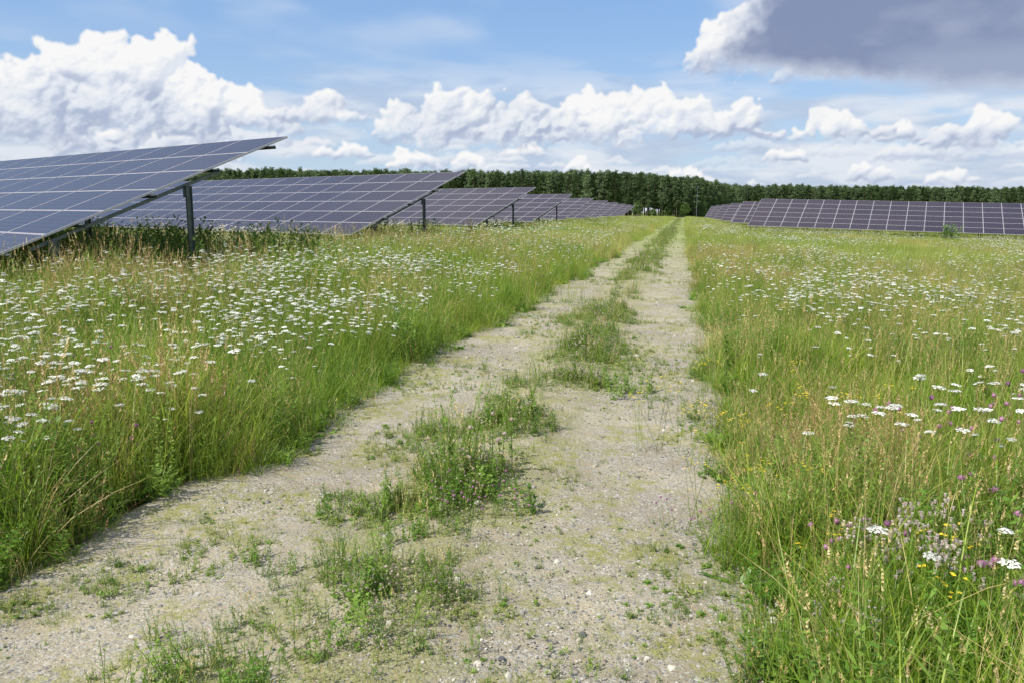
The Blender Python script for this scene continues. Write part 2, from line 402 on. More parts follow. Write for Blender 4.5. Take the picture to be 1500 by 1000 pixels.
# ------------------------------------------------------------------ distribution
HALF=math.radians(44)
def wedge(r0,r1,dens):
    N=int(HALF*(r1*r1-r0*r0)*dens); a=rng.uniform(-HALF,HALF,N); r=np.sqrt(rng.uniform(r0*r0,r1*r1,N))
    return r*np.sin(a),r*np.cos(a)
def field(x,y):
    off=x-SLOPE*y
    l=-2.86+.30*sstep(6,12,y)+.50*(vnoise(3,y,1.2,5)-.5)+.44*(vnoise(1,y,.35,6)-.5); r=.32+.46*(vnoise(8,y,.9,7)-.5)+.38*(vnoise(4,y,.3,8)-.5)
    wd=.12*sstep(30,110,y)
    dl=l-wd-off; dr=off-r-wd; return off,np.maximum(dl,dr)
zv=np.vectorize(gz)
def P3(x,y): return np.stack([x,y,zv(x,y)],1)
def hfac(d): return np.clip(.40+d*1.8,.25,1.0)
def lift(x,y): return np.where(x-SLOPE*y<0,1+.34*sstep(6,15,y)*sstep(-3.6,-6.5,x-SLOPE*y),1.)
X=[];Y=[]
for r0,r1,dn in((1.3,6,112),(6,14,70),(14,32,36)):
    a,b=wedge(r0,r1,dn); X.append(a);Y.append(b)
x=np.concatenate(X);y=np.concatenate(Y); off,d=field(x,y); k=d>0; x,y,d,off=x[k],y[k],d[k],off[k]
pz=vnoise(x,y,2.1,10)*.7+vnoise(x,y,.8,14)*.3; u=rng.uniform(0,1,len(x)); right=off>0
pr_=vnoise(x,y,3.1,15)*.6+vnoise(x,y,.9,16)*.4
hz_=vnoise(x,y,1.1,17)
pdry=np.where(right,.05+.42*sstep(.48,.72,pz),.01+.30*sstep(.60,.80,pz)); prust=np.where(right,.28,.12)*sstep(.50,.72,pr_)*(y>3.4); pseed=np.where(right,.19,.11); pherb=np.where(d<.4,.46,np.where(right,.55*sstep(.35,.75,hz_),.12+.34*sstep(.4,.8,hz_)))
t1=pdry;t2=t1+prust;t3=t2+pseed;t4=t3+pherb
idx=np.where(u<t1,rng.integers(10,12,len(x)),np.where(u<t2,rng.integers(16,18,len(x)),np.where(u<t3,rng.integers(6,10,len(x)),np.where(u<t4,rng.integers(12,16,len(x)),rng.integers(0,6,len(x))))))
s=hfac(d)*rng.uniform(.70,1.14,len(x))*(.68+.66*vnoise(x,y,.9,12))*np.where(right,.93,1.10)*lift(x,y)
sc=np.stack([np.maximum(s,.8),np.maximum(s,.8),s],1)
scatter('meadow_grass',P3(x,y),sc,idx,G,.18,kind='stuff')
a,b=wedge(28,80,7)
off,d=field(a,b);k=d>.1;a,b,d=a[k],b[k],d[k]
fi=np.clip((sstep(.2,.8,vnoise(a,b,6,20))*4+rng.uniform(-.7,.7,len(a))).astype(int),0,3)
fi=np.where((vnoise(a,b,9,23)>.66)&(rng.uniform(0,1,len(a))<.35),4,fi)
scatter('meadow_grass',P3(a,b),hfac(d)*rng.uniform(.75,1.1,len(a))*(.78+.45*vnoise(a,b,3,13))*lift(a,b),fi,GF,kind='stuff')
X=[];Y=[]
for r0,r1,dn in((78,170,1.6),(170,300,.5)):
    p,q=wedge(r0,r1,dn); X.append(p);Y.append(q)
a=np.concatenate(X);b=np.concatenate(Y);off,d=field(a,b);k=d>.3;a,b=a[k],b[k]
fi=np.clip((vnoise(a,b,14,21)*3+rng.uniform(-.6,.6,len(a))).astype(int),0,2)
scatter('meadow_grass',P3(a,b),rng.uniform(.7,1.05,len(a)),fi,GFF,kind='stuff')

# centre strip and sparse tufts on the track
TT=[g_green(26,.07,.04,.13,.0035,M_low) for _ in range(2)]+[g_herb(9,.09,.03,.10,.020,.010,10,M_low) for _ in range(2)]+[rosette(18,.05,.014,M_low),rosette(22,.04,.014,M_herb)]+[g_herb(10,.11,.08,.20,.026,.010,16,M_low,'fuzz',M_fuzz) for _ in range(2)]+[g_herb(10,.12,.10,.24,.034,.014,16,M_herb)]+[g_seed(6,.07,.16,.3,.0018,.005,16),g_herb(7,.07,.15,.32,.035,.007,20,M_herb)]
def track(dens,r0,r1):
    a,b=wedge(r0,r1,dens); o=a-SLOPE*b; k=(o>-3.05)&(o<.55); a,b,o=a[k],b[k],o[k]
    w=.60+.34*(vnoise(5,b,1.1,30)-.5)-.10*sstep(6,12,b); c=-1.34+.14*sstep(4,8,b)+.24*(vnoise(2,b,2.2,31)-.5)
    cen=np.exp(-((o-c)/w)**2*1.2); pn=vnoise(a,b,.55,32)*.5+vnoise(a,b,.2,33)*.25+vnoise(a,b,1.4,34)*.25
    edge=np.exp(-np.minimum(o+2.85,.42-o)/.26)
    rut=np.clip(np.exp(-((o+.22)/.40)**2)+.9*np.exp(-((o+2.2)/.40)**2),0,1); fg=sstep(14,70,b)*(1-rut*(1-.6*sstep(50,120,b)))*.85
    prob=cen*np.clip((pn-.26)*5,0,1)+1.2*edge*np.clip((pn-.22)*3.4,0,1)+.60*np.clip((pn-.45)*4.5,0,1)*(1-.4*rut)+.05+fg
    k=rng.uniform(0,1,len(a))<prob; return a[k],b[k],cen[k],pn[k]
X=[];Y=[];Z=[];Q=[]
for dn,r0,r1 in((430,1.5,6),(250,6,14),(105,14,32),(42,32,90),(16,90,225)):
    a,b,c,q=track(dn,r0,r1);X.append(a);Y.append(b);Z.append(c);Q.append(q)
a=np.concatenate(X);b=np.concatenate(Y);c=np.concatenate(Z);pn=np.concatenate(Q)
i0=rng.integers(0,6,len(a)); i1=rng.integers(2,11,len(a)); ii=np.where(rng.uniform(0,1,len(a))<c*.75,i1,i0)
far=np.clip(b/30,0,1.3); big=np.where(rng.uniform(0,1,len(a))<.03,1.5,1.)*(.72+.8*sstep(.45,.72,pn))
scatter('track_weeds',np.stack([a,b,np.full(len(a),.03)],1),rng.uniform(.3,1.0,len(a))*(.42+.58*c)*(1+.5*far)*big,ii,TT,kind='stuff')

# pebbles
PB=[]
for i in range(4):
    b=MB(); b.ball((0,0,0),1,0,7,5,.6)
    b.V=[tuple(Vector(v)*R(.75,1.2)) for v in b.V]; PB.append(b.mesh('pebble',[stonemat() if i==0 else PB[0].materials[0]]))
X=[];Y=[]
for dn,r0,r1 in((1500,1.8,5),(500,5,10),(120,10,20)):
    a,b=wedge(r0,r1,dn);o=a-SLOPE*b;k=(o>-3.05)&(o<.5)&(rng.uniform(0,1,len(a))<.10+1.0*vnoise(a,b,.5,40));X.append(a[k]);Y.append(b[k])
a=np.concatenate(X);b=np.concatenate(Y); o=a-SLOPE*b
zz=.022+.05*np.exp(-((o+1.15)/.33)**2)+.02*vnoise(o,b,.5,3)
s=.0018+.0045*rng.uniform(0,1,len(a))**2.6+np.where(rng.uniform(0,1,len(a))<.008,.010,0)
scatter('gravel',np.stack([a,b,zz],1),s*(1+b/14),rng.integers(0,4,len(a)),PB,.4,kind='stuff')

# yarrow
def yprob(x,y,off,d):
    n=vnoise(x,y,2.0,50)*.5+vnoise(x,y,.6,51)*.5
    p=np.where(off<0,np.clip((n-.38)*5.,.02,1),np.clip((n-.44)*4.5,.03,1))
    p=np.where(off<0,p*np.clip((y-1.8)/1.4,.35,1)*np.clip(1.5-y/32,.35,1),p*np.where(y<4.0,.16,.85)); return p*np.clip(d*2.2-.2,0,1)
X=[];Y=[]
for r0,r1,dn in((2.6,8,88),(8,16,54),(16,30,20)):
    a,b=wedge(r0,r1,dn);X.append(a);Y.append(b)
a=np.concatenate(X);b=np.concatenate(Y);off,d=field(a,b);k=(d>.1)&(rng.uniform(0,1,len(a))<yprob(a,b,off,d));a,b,d=a[k],b[k],d[k]
dist=np.hypot(a,b)+np.where(np.abs(a/b)>.66,100,0); order=np.argsort(dist)
hs=np.clip(.6+d*.8,.6,1)*rng.uniform(.80,1.1,len(a))*(1+.7*(lift(a,b)-1))
for j,q in enumerate(order[:300]):
    px,py=float(a[q]),float(b[q]); sc_=float(hs[q]); rot=(R(-.14,.14),R(-.14,.14),R(0,6.28))
    pr=dict(label='white yarrow with flat flower head in the meadow grass',category='flower',group='yarrow flowering in the meadow')
    if j<120:
        st,hd,tp=YV[random.randrange(5)]
        e=add('yarrow_plant',None,(px,py,gz(px,py)),rot,sc_,**pr); e.empty_display_size=.1
        add('stem',st,parent=e); add('flower_head',hd,tp,parent=e)
    else: add('yarrow_plant',random.choice(YW),(px,py,gz(px,py)),rot,sc_,**pr)
q=order[300:]
scatter('yarrow_flowers',P3(a[q],b[q]),hs[q],rng.integers(0,7,len(q)),YW,kind='stuff')
X=[];Y=[]
for r0,r1,dn in((29,70,1.9),(70,150,.35)):
    a,b=wedge(r0,r1,dn);X.append(a);Y.append(b)
a=np.concatenate(X);b=np.concatenate(Y);off,d=field(a,b);n_=vnoise(a,b,7,52)*.5+vnoise(a,b,2.5,53)*.5
k=(d>.4)&(rng.uniform(0,1,len(a))<np.clip((n_-.42)*4,.03,1))
scatter('yarrow_flowers',P3(a[k],b[k]),rng.uniform(.85,1.1,k.sum())*lift(a[k],b[k]),rng.integers(0,4,k.sum()),YF,kind='stuff')

# other wild flowers
CL=[g_herb(4,.09,.22,.42,.026,.017,9,M_herb,'ball',M_pink) for _ in range(3)]
YL=[g_herb(4,.08,.22,.45,.022,.006,10,M_herb,'star',M_yell) for _ in range(3)]
BL=[g_herb(4,.10,.35,.5,.03,.012,9,M_herb,'bells',M_pale) for _ in range(2)]
def flower(name,meshes,spots,label,cat,group,zoff=0.):
    for (fx,fy,n_,spr,s0,s1) in spots:
        for _ in range(n_):
            px=random.gauss(fx,spr);py=random.gauss(fy,spr)
            if math.hypot(px,py)<2.2: continue
            add(name,random.choice(meshes),(px,py,gz(px,py)+zoff),(R(-.15,.15),R(-.15,.15),R(0,6.28)),R(s0,s1),label=label,category=cat,group=group)
flower('clover_plant',CL,[(2.3,3.4,15,.6,1.1,1.4),(3.4,5,9,.8,1.2,1.5),(-2.9,4.6,5,.3,1,1.2),(-4.2,6,7,.9,1.2,1.5),(1.4,3.4,3,.25,.7,1.)],'pink clover with round flower heads among the grass','flower','clover in the meadow')
flower('clover_plant',CL,[(-.25,4.2,8,.12,.5,.75),(.95,3.9,3,.12,.5,.8)],'low pink clover growing on the gravel track','flower','clover in the meadow')
flower('leafy_weed',[g_herb(10,.12,.12,.30,.045,.020,16,M_herb) for _ in range(3)],[(-.22,4.35,12,.15,.7,1.1),(.05,6.3,7,.12,.8,1.2),(-.1,6.0,5,.12,.8,1.2),(.9,7.6,6,.2,.8,1.1),(-.45,3.2,4,.14,.4,.6)],'leafy green weed clump growing on the gravel track','weed','leafy weeds on the track')
flower('yellow_wildflower',YL,[(1.2,3.9,6,.15,.9,1.15),(1.35,5.2,8,.25,1.0,1.2),(1.6,6.5,4,.25,1.,1.2),(-.2,4.6,4,.3,.4,.5),(2.5,5.5,6,.5,1.2,1.4),(-3.0,9,7,.5,1.1,1.4),(1.1,14.5,14,.25,.9,1.2),(1.7,3.2,5,.25,1.,1.2)],'small yellow wildflower growing beside the gravel track','flower','yellow wildflowers by the track')
flower('pale_wildflower',BL,[(1.62,3.0,7,.14,.9,1.1),(1.25,2.7,3,.1,.6,.8)],'pale pinkish campion with nodding blossoms in dry grass','flower','pale campion by the track')
TW=[g_herb(10,.30,.7,1.3,.20,.055,30,M_dark) for _ in range(3)]

# ------------------------------------------------------------------ solar tables
PW,PH=1.652,1.062; PX,PY=1.67,1.08; T=math.radians(21.8); ZB=.845; cT,sT=math.cos(T),math.sin(T)
def panel_into(b,uvs,cx,cy,cz,fr=.016,ws=1.):
    rot=Matrix.Rotation(T,3,'X') if cy is not None else Matrix.Identity(3)
    o=Vector((cx,cy or 0,cz))
    def f(pts,m,uv=None):
        b.face([o+rot@Vector(p) for p in pts],m); uvs.append(uv or [(0,0)]*len(pts))
    w,h=PX*ws/2-.009,PH/2
    f([(-w+fr,-h+fr,.018),(w-fr,-h+fr,.018),(w-fr,h-fr,.018),(-w+fr,h-fr,.018)],0,[(0,0),(1,0),(1,1),(0,1)])
    for q in([(-w,-h,.02),(w,-h,.02),(w-fr,-h+fr,.02),(-w+fr,-h+fr,.02)],[(w,-h,.02),(w,h,.02),(w-fr,h-fr,.02),(w-fr,-h+fr,.02)],
             [(w,h,.02),(-w,h,.02),(-w+fr,h-fr,.02),(w-fr,h-fr,.02)],[(-w,h,.02),(-w,-h,.02),(-w+fr,-h+fr,.02),(-w+fr,h-fr,.02)]): f(q,1)
    for q in([(-w,-h,-.02),(w,-h,-.02),(w,-h,.02),(-w,-h,.02)],[(w,-h,-.02),(w,h,-.02),(w,h,.02),(w,-h,.02)],[(w,h,-.02),(-w,h,-.02),(-w,h,.02),(w,h,.02)],[(-w,h,-.02),(-w,-h,-.02),(-w,-h,.02),(-w,h,.02)]): f(q,1)
    f([(-w,h,-.005),(w,h,-.005),(w,-h,-.005),(-w,-h,-.005)],2)
def panel_mesh(cells,name,tilted,fr=.016,ws=1.):
    b=MB();uvs=[]
    for (cx,cy,cz) in cells: panel_into(b,uvs,cx,cy if tilted else None,cz,fr,ws)
    me=b.mesh(name,[M_glass,M_alu,M_back]); l=me.uv_layers.new(name='UVMap'); flat=[c for u in uvs for p in u for c in p]; l.data.foreach_set('uv',flat); return me
LEN=6*PY
def table(B,ang,sg,ncol,detail,slope=0.,label='',posts=True,ws=1.):
    bx,by=B; e=add('solar_table',None,(bx,by,gz(bx,by)),(0,slope,ang),label=label,category='solar panel array',group='solar tables standing in rows in the meadow')
    cells=[(sg*(i+.5)*PX*ws,(j+.5)*PY*cT,ZB+(j+.5)*PY*sT) for i in range(ncol) for j in range(6)]
    if detail:
        PM=panel_mesh([(0,0,0)],'solar_panel',False,.016,ws)
        for c in cells[:100]: add('solar_panel',PM,c,(T,0,0),parent=e)
        rest=cells[100:]
        if rest: add('solar_panel_field',panel_mesh(rest,'solar_panel_field',True,.016,ws),parent=e,kind='stuff')
    else: add('solar_panel_field',panel_mesh(cells,'solar_panel_field',True,.018,ws),parent=e,kind='stuff')
    Lx=ncol*PX*ws
    for s in(.06,.26,.48,.70,.92):
        b=MB(); s_=s*LEN; cz=ZB+s_*sT-.065*cT; cy=s_*cT+.065*sT
        b.box((sg*(Lx/2-.07),cy,cz),(Lx+.22,.012,.07),0,T); 
        b.box((sg*(Lx/2-.07),cy-.03*cT,cz+.031*cT-.03*sT),(Lx+.22,.05,.008),0,T)
        add('purlin',b.mesh('purlin',[M_post]),parent=e)
    if not posts: return e
    b=MB(); b.box((0,0,0),(.05,LEN*.60,.06)); RM=b.mesh('rafter',[M_post])
    def pm(h):
        b=MB(); z0=-.6; b.box((0,0,(h+z0)/2),(.010,.11,h-z0)); b.box((.025,.055,(h+z0)/2),(.05,.010,h-z0)); b.box((.025,-.055,(h+z0)/2),(.05,.010,h-z0))
        b.box((-.02,0,h-.12),(.02,.18,.20)); return b.mesh('post',[M_post])
    y1,y2=.19*LEN*cT,.61*LEN*cT
    m1=pm(ZB+.19*LEN*sT-.16); m2=pm(ZB+.61*LEN*sT-.16)
    xx=.0
    while xx<Lx:
        off_=.138; xr=xx+.12; add('rafter',RM,(sg*xr,LEN*.42*cT+off_*sT,ZB+LEN*.42*sT-off_*cT),(T,0,0),parent=e)
        add('post',m1,(sg*(xx+.05),y1,0),parent=e); add('post',m2,(sg*(xx+.05),y2,0),parent=e)
        xx+=4.4
    return e
n_=(.62,.7846); angL=math.atan2(-.62,.7846); D=LEN*cT
Tops=[(-4.84,17.6),(-1.93,32.8),(1.5,53.),(5.3,72.),(9.3,93.),(13.3,113.),(17.3,133.),(21.3,153.),(25.3,173.),(29.3,193.)]
for i,(tx,ty) in enumerate(Tops):
    B=(tx-n_[0]*D,ty-n_[1]*D)
    table(B,angL,-1,26 if i==0 else 40,i<3,label='long tilted table of dark blue solar panels on steel posts',posts=i<4)
    if i<3:
        for _ in range((210,120,50)[i]):
            v_=R(.5,7.2); u_=R(-.3,(17,30,26)[i]); px=B[0]-.7846*u_+.62*v_; py=B[1]+.62*u_+.7846*v_
            add('tall_weed',random.choice(TW),(px,py,gz(px,py)),(0,0,R(0,6.28)),R(.9,1.25)*min(1.,.66+.09*v_),label='tall dark leafy weed growing beneath the solar tables',category='weed',group='tall weeds under the solar tables')
angR=math.atan2(-.45,.89)
for i in range(6):
    B=(20.4+4.*i,70+20.*i)
    table(B,angR,1,40,i<1,slope=math.atan(.0205),label='long low table of dark solar panels at the meadow edge',posts=i<1,ws=.82)
flower('tall_weed',TW,[(31.5,58,4,.5,1.2,1.5)],'bushy weed in front of the low solar table','weed','tall weeds under the solar tables')

# ------------------------------------------------------------------ forest
def pine(i):
    H=R(15.0,16.4); bt=MB(); seg=5; lean=(R(-.4,.4),R(-.4,.4)); prev=Vector((0,0,-.3))
    for k in range(1,seg+1):
        t=k/seg; p=Vector((lean[0]*t*t,lean[1]*t*t,H*.93*t)); bt.tube(prev,p,.13*(1-.8*(t-1/seg)),.13*(1-.8*t),0,6); prev=p
    cb=R(.22,.38); bc=MB(); nc=120
    lob=[(R(0,6.28),R(.3,1),R(.5,1)) for _ in range(5)]
    for k in range(nc):
        t=(k+R(0,1))/nc
        z=H*(cb+(1-cb)*t); rr=(2.0*math.sin(math.pi*min(1,(.15+.80*t))**.8)+.4)*R(.2,1.05)
        a=R(0,6.28) if R(0,1)<.5 else lob[int(t*4.99)][0]+R(-.6,.6)
        c=Vector((rr*math.cos(a)+lean[0]*t,rr*math.sin(a)+lean[1]*t,z+R(-.4,.4)))
        if k%5==0: bt.tube((lean[0]*.6*t,lean[1]*.6*t,z-.7),c,.05,.02,0,3)
        for q in range(15):
            v=Vector((R(-1,1),R(-1,1),R(-.5,.6)))*R(.35,.75); s=R(.14,.28)
            p=c+v; x=Vector((R(-1,1),R(-1,1),R(-.5,1))).normalized(); y=x.orthogonal().normalized()
            bc.face([p-x*s,p+y*s*.7,p+x*s,p-y*s*.6],0)
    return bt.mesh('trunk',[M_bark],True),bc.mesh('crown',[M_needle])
def broad(H):
    bt=MB(); bt.tube((0,0,-.3),(0,0,H*.6),.12,.05,0,5); bc=MB()
    for k in range(70):
        v=Vector((random.gauss(0,1),random.gauss(0,1),random.gauss(0,1))).normalized()*R(.5,1); c=Vector((v.x*H*.36,v.y*H*.36,H*.5+v.z*H*.45))
        for q in range(16):
            p=c+Vector((R(-1,1),R(-1,1),R(-1,1)))*H*.09; s=R(.12,.25); x=Vector((R(-1,1),R(-1,1),R(-1,1))).normalized(); y=x.orthogonal()
            bc.face([p-x*s,p+y*s*.7,p+x*s,p-y*s*.6],0)
    return bt.mesh('trunk',[M_bark],True),bc.mesh('crown',[M_broad])
PN=[pine(i) for i in range(8)]
BR=[broad(H) for H in(3.5,5.,7.)]
def joined(tr,cr,mat):
    b=MB()
    for m,me in((0,tr),(1,cr)):
        k=len(b.V); b.V+=[tuple(v.co) for v in me.vertices]
        for p in me.polygons: b.F.append(tuple(k+i for i in p.vertices)); b.M.append(m)
    return b.mesh('tree',[M_bark,mat])
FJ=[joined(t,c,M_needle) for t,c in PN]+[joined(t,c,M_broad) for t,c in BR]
def hvar(x,y): return .95+.06*float(vnoise(x,y,16,60))+.05*float(vnoise(x,y,5,61))
def edge(p0,dv,L,step,nx,rows,sc,under,tap=0.,grow=0.):
    dv=Vector(dv).normalized(); nv=Vector(nx).normalized(); pts=[];ix=[];ss=[]
    def taper(t): return (1-.12*max(0,1-t/tap) if tap else 1)*(1+grow*min(1.,max(0,t)/190.))
    t=0
    while t<L:
        p=Vector(p0)+dv*t+nv*R(-2,2); tr,cr=random.choice(PN); s=sc*hvar(p.x,p.y)*taper(t)*R(.94,1.05)
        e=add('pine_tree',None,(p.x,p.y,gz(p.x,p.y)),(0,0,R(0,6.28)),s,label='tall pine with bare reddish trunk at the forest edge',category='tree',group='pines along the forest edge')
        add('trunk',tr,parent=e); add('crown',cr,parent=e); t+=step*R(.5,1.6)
    for r in range(1,rows+1):
        t=-R(0,3)
        while t<L:
            p=Vector(p0)+dv*t+nv*(r*3.4+R(-1.6,1.6)); pts.append((p.x,p.y,gz(p.x,p.y))); ix.append(random.randrange(8)); ss.append(sc*hvar(p.x,p.y)*taper(t)*R(.94,1.05)); t+=step*R(.6,1.5)
    t=0
    while t<L:
        p=Vector(p0)+dv*t+nv*R(-1,5); pts.append((p.x,p.y,gz(p.x,p.y))); ix.append(8+random.randrange(3)); ss.append(R(.7,1.1)); t+=R(*under)
    return pts,ix,ss
for args in(((58,274),(-.93,.37),340,2.4,(.37,.93),9,.91,(1.2,3.2),14.,.24),((61,278),(.39,.92),150,2.5,(-.92,.39),4,.86,(2,4),0.,0.),((92,405),(1,.06),330,2.6,(-.06,1),9,1.0,(1.2,3.5),0.,0.)):
    pts,ix,ss=edge(*args)
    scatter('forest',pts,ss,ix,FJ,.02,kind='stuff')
b=MB(); b.tube((0,0,0),(0,0,9.6),.07,.04,0,8); b.box((0,0,.2),(.4,.4,.4)); b.box((.2,0,9.4),(.5,.10,.12)); b.box((0,0,6.6),(.2,.2,.4))
add('camera_mast',b.mesh('camera_mast',[M_steel]),(56,246,0),label='slim grey steel mast at the end of the track',category='pole')

# ------------------------------------------------------------------ light
sd=Vector((-.8,-.6,0)).normalized(); EL=math.radians(52); sd=Vector((sd.x*math.cos(EL),sd.y*math.cos(EL),math.sin(EL)))
sun=bpy.data.lights.new('sun','SUN'); sun.energy=5.0; sun.angle=math.radians(.5); sun.color=(1,.95,.85)
so=bpy.data.objects.new('sun',sun); so.rotation_euler=sd.to_track_quat('Z','Y').to_euler(); C.objects.link(so)

# ------------------------------------------------------------------ clouds computed as fields over azimuth / elevation
RES=.042; AZ0,AZ1,E0,E1=-60.,60.,-1.,29.
NW,NH=int((AZ1-AZ0)/RES),int((E1-E0)/RES)
AZg=np.linspace(AZ0,AZ1,NW)[None,:].repeat(NH,0).astype(np.float32); ELg=np.linspace(E0,E1,NH)[:,None].repeat(NW,1).astype(np.float32)
rng=np.random.default_rng(23)
def fbm(power,lo,sx=1.,sy=1.):
    """spectral noise; lo = largest feature in degrees; sx>sy stretches the features sideways"""
    w=np.fft.rfft2(rng.normal(0,1,(NH,NW))); ky=np.fft.fftfreq(NH,RES)[:,None]*sy; kx=np.fft.rfftfreq(NW,RES)[None,:]*sx
    k=np.sqrt(kx*kx+ky*ky); f=w/(k*k+(1/lo)**2)**(power/2)
    o=np.fft.irfft2(f,s=(NH,NW)); return (o/o.std()).astype(np.float32)
n1=fbm(2.2,2.0);n2=fbm(2.2,2.0);n3=fbm(2.0,1.2);n4=fbm(2.2,6.,1.5,1.)
Cc=np.zeros((NH,NW,3),np.float32)+np.array((.72,.77,.86),np.float32); Aa=np.zeros((NH,NW),np.float32)
def over(sl,c,a):
    A=Aa[sl]; na=a+A*(1-a); Cc[sl]=(c*a[...,None]+Cc[sl]*(A*(1-a))[...,None])/np.maximum(na,1e-4)[...,None]; Aa[sl]=na
Lx_,Ly_,Lz_=-.42,.72,.55
pr=random.Random(5)
def blur(a,k):
    for _ in range(k):
        a=(a+np.roll(a,1,0)+np.roll(a,-1,0)+np.roll(a,1,1)+np.roll(a,-1,1))/5
    return a
def cloud(c,b0,rx,ry,opac=1.,haze=0.,fine=1.):
    i0=max(0,int((c-1.5*rx-AZ0)/RES)); i1=min(NW,int((c+1.5*rx-AZ0)/RES)); j0=max(0,int((b0-.6*ry-E0)/RES)); j1=min(NH,int((b0+1.6*ry-E0)/RES))
    if i1-i0<4 or j1-j0<4: return
    sl=(slice(j0,j1),slice(i0,i1)); X=AZg[sl]; Y=ELg[sl]; am=.085*min(ry,3.2)
    WX=X+am*n1[sl]; WY=Y+am*n2[sl]; H=np.zeros_like(X)
    sp=[]
    pk=[(pr.uniform(-.75,.75),pr.uniform(.45,1.)) for _ in range(max(2,int(rx/ry*2.2)))]
    pk.append((pr.uniform(-.25,.25),1.))
    def env(u): 
        e=.25*max(0,1-u*u)**.5
        for p,h in pk: e=max(e,h*max(0,1-((u-p)/.42)**2)**.6)
        return e*max(0,1-abs(u)**5)
    L1=[]
    for _ in range(int(26*max(1,rx/ry))):
        u=pr.uniform(-1,1); e=env(u)*ry
        if e<.1*ry: continue
        r=min(pr.uniform(.16,.30)*ry, .55*e+.05*ry); y=b0+pr.uniform(.1,1)*max(.05*ry,e-r); L1.append((c+u*rx,y,pr.uniform(-.2,.3)*ry,r))
    if not L1: return
    sp+=L1
    def child(src,n,f0,f1):
        o=[]
        for _ in range(n):
            x,y,z,r=pr.choice(src); th=pr.uniform(-.5,math.pi+.5); ph=pr.uniform(0,1.3)
            q=r*pr.uniform(f0,f1); o.append((x+r*.85*math.cos(th)*math.cos(ph),y+r*.85*math.sin(th)*math.cos(ph),z+r*.85*math.sin(ph),q))
        return o
    L2=child(L1,int(110*fine*max(1,rx/ry)),.30,.6); sp+=L2
    if ry>1.2: 
        L3=child(L2,int(220*fine*max(1,rx/ry)),.35,.6); sp+=L3
    for (x,y,z,r) in sp:
        m=am*2.5; a0=max(0,int((x-r-m-AZ0)/RES)-i0); a1=min(i1-i0,int((x+r+m-AZ0)/RES)-i0+1); c0=max(0,int((y-r-m-E0)/RES)-j0); c1=min(j1-j0,int((y+r+m-E0)/RES)-j0+1)
        if a1<=a0 or c1<=c0: continue
        q=r*r-(WX[c0:c1,a0:a1]-x)**2-(WY[c0:c1,a0:a1]-y)**2
        H[c0:c1,a0:a1]=np.maximum(H[c0:c1,a0:a1],np.where(q>0,z+.35*ry+np.sqrt(np.maximum(q,0)),0))
    bw=b0+.05*ry*n4[sl]; cut=sstep(-.34*ry,.18*ry,Y+.05*ry*n3[sl]+.05*ry*n1[sl]-bw)
    Hn=np.maximum(H,0)
    occ=blur((Hn>0).astype(np.float32),9); gate=sstep(.02,.32,occ)
    Hs=blur(Hn,5)+.020*ry*n3[sl]
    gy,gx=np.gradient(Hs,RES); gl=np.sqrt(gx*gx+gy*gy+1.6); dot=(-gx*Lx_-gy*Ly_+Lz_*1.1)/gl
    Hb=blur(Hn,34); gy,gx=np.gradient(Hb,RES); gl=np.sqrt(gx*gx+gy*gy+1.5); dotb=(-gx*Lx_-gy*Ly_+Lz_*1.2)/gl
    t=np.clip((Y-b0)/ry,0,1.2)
    lum=.16+.24*np.clip(dot,-.3,1)+.32*np.clip(dotb,-.4,1)+.60*sstep(-.05,.70,t+.15*n4[sl])+.02*n3[sl]  # sunlit tops and shaded bases are put into the cloud colour
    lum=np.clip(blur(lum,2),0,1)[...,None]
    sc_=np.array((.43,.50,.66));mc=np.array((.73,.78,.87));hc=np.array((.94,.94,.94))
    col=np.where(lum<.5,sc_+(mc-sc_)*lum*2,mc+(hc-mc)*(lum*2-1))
    col=col+(np.array((.66,.73,.85))-col)*haze
    a=np.clip(occ*1.2-.10+.18*n3[sl]*(1-occ),0,1)*gate*cut*opac
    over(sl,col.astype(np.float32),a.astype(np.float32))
FULL=(slice(0,NH),slice(0,NW))
s1=fbm(2.3,8,2.0,.45); s2=fbm(2.2,5,2.0,.5)
a=sstep(-1.4,.7,s1+.9*(1-ELg/9))*(1-sstep(5.5,12.,ELg))*.82
cs=np.array((.50,.59,.75))+(np.array((.80,.83,.89))-np.array((.50,.59,.75)))*sstep(-1.3,1.2,s2)[...,None]
over(FULL,cs.astype(np.float32),a.astype(np.float32))
a=sstep(.6,2.5,fbm(2.5,12,2.,.8))*sstep(9,14,ELg)*.55
over(FULL,np.zeros((NH,NW,3),np.float32)+np.array((.80,.84,.90),np.float32),a.astype(np.float32))
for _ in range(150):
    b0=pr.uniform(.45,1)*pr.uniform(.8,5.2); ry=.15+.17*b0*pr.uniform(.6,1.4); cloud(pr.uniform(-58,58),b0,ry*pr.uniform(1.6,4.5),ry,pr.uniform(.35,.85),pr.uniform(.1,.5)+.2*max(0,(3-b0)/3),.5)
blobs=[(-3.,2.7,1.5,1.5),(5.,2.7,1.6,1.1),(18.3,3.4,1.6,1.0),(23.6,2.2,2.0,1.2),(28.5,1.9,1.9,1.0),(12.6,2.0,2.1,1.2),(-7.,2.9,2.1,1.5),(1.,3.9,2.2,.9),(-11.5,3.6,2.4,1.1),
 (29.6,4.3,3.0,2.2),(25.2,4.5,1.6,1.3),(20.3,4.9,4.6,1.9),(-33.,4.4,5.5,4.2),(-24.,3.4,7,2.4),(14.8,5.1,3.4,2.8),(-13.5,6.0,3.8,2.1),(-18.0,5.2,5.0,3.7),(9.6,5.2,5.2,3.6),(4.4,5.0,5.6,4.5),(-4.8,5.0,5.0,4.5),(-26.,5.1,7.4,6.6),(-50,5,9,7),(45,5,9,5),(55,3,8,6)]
for bl in sorted(blobs,key=lambda q:q[1]): cloud(*bl)
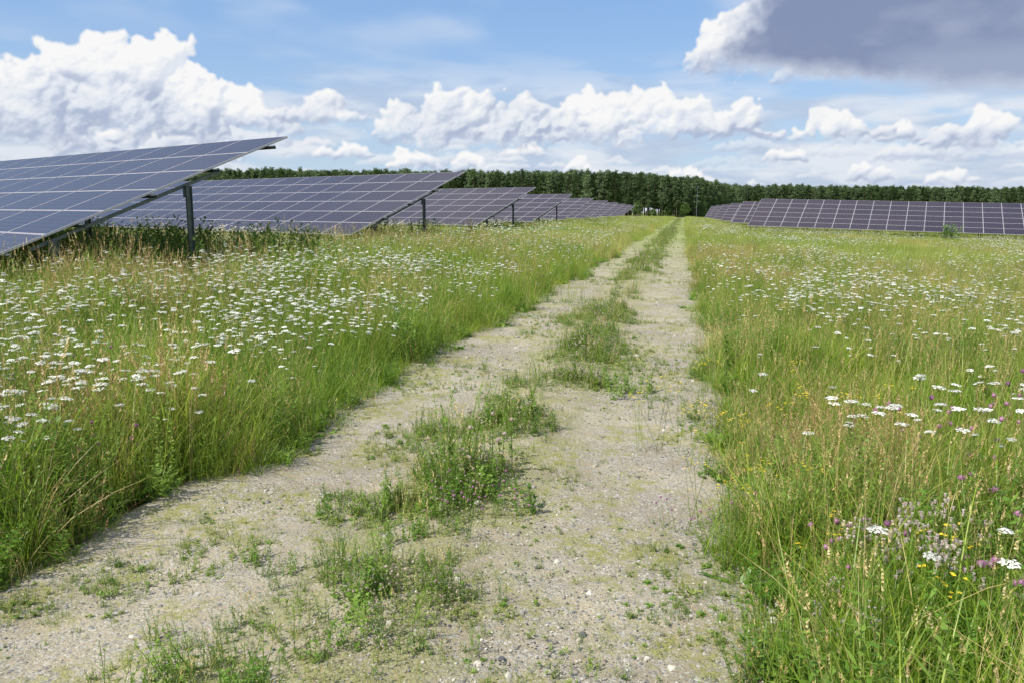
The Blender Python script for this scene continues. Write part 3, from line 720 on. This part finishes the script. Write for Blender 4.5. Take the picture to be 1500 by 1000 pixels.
cloud(15.0,9.6,3.6,4.4); cloud(20.5,8.7,4.5,2.4)
# dark bank
ba=9.7-.14*np.clip(AZg-12,0,60)+.30*n4+.12*n1; l0=13.4+.50*np.clip(ELg-9.5,0,20)
f=np.minimum((ELg-ba)/1.8,(AZg-l0)/2.6)+.18*n4+.10*n1
hi=1-sstep(24,29,ELg)
a=sstep(-.28,.42,f)*(1-sstep(52,59,AZg))*hi*.98
s3=fbm(2.4,6,1.6,.8)
dk=np.clip(sstep(-.05,.9,f)*.90+.13*s3,0,1)[...,None]
col=np.array((.62,.68,.80))+(np.array((.235,.29,.455))-np.array((.62,.68,.80)))*dk
over(FULL,col.astype(np.float32),a.astype(np.float32))
f=(AZg-16)/10*sstep(5.5,8.5,ELg)+.25*n4
a=sstep(.3,1.4,f)*.45*(1-sstep(9,11,ELg))*(1-sstep(52,59,AZg))
over(FULL,(np.zeros((NH,NW,3))+np.array((.48,.55,.70))).astype(np.float32),a.astype(np.float32))
Aa*=sstep(AZ0,AZ0+4,AZg)*(1-sstep(AZ1-4,AZ1,AZg))*(1-sstep(E1-4,E1,ELg))
img=bpy.data.images.new('cloud_field',NW,NH,alpha=True,float_buffer=True); img.alpha_mode='CHANNEL_PACKED'
img.colorspace_settings.name='Linear Rec.709'
buf=np.empty((NH,NW,4),np.float32); buf[...,:3]=Cc; buf[...,3]=np.clip(Aa,0,1); img.pixels.foreach_set(buf.ravel()); img.update(); img.pack()

W=bpy.data.worlds.new('World'); S.world=W; W.use_nodes=True; W.node_tree.nodes.clear(); nt=NT(W.node_tree)
out=nt.new('ShaderNodeOutputWorld'); bg=nt.new('ShaderNodeBackground'); nt.l.new(bg.outputs[0],out.inputs[0])
sky=nt.new('ShaderNodeTexSky'); sky.sky_type='NISHITA'; sky.sun_disc=False; sky.sun_elevation=EL; sky.sun_rotation=math.radians(233.1)
sky.air_density=1.0; sky.dust_density=.4; sky.ozone_density=3.0
tc=nt.new('ShaderNodeTexCoord'); sp=nt.new('ShaderNodeSeparateXYZ'); nt.l.new(tc.outputs['Generated'],sp.inputs[0])
az=nt.math('MULTIPLY',nt.math('ARCTAN2',sp.outputs[0],sp.outputs[1]),57.2958); el=nt.math('MULTIPLY',nt.math('ARCSINE',sp.outputs[2]),57.2958)
skc=nt.new('ShaderNodeVectorMath',operation='SCALE'); nt.l.new(sky.outputs[0],skc.inputs[0]); skc.inputs['Scale'].default_value=.145
base=nt.mix(nt.rng(el,0.,22.,.8,.35,smooth=False),skc.outputs[0],nt.mix(nt.rng(el,2.,14.),(.46,.60,.80),(.27,.48,.85)))
hi=nt.noise(tc.outputs['Generated'],3.2,4,.6)
ha=nt.math('MULTIPLY',nt.rng(hi,.43,.56),nt.math('MAXIMUM',nt.rng(el,22.,32.),nt.rng(nt.math('ABSOLUTE',az),54.,62.)))
base=nt.mix(nt.math('MULTIPLY',ha,.94),base,(.68,.67,.70))
ti=nt.new('ShaderNodeTexImage'); ti.image=img; ti.extension='CLIP'; ti.interpolation='Linear'
nt.l.new(nt.comb(nt.math('MULTIPLY_ADD',az,1/(AZ1-AZ0),-AZ0/(AZ1-AZ0)),nt.math('MULTIPLY_ADD',el,1/(E1-E0),-E0/(E1-E0))),ti.inputs[0])
col=nt.mix(ti.outputs[1],base,ti.outputs[0])
nt.l.new(col,bg.inputs[0]); bg.inputs[1].default_value=1.0

# ------------------------------------------------------------------ camera
cam=bpy.data.cameras.new('camera'); co=bpy.data.objects.new('camera',cam); C.objects.link(co); S.camera=co
cam.lens=28; cam.sensor_width=36; cam.clip_start=.05; cam.clip_end=9000
co.matrix_world=Matrix.Translation((0,0,1.7))@Matrix.Rotation(math.radians(90-9.25),4,'X')@Matrix.Rotation(math.radians(.35),4,'Z')
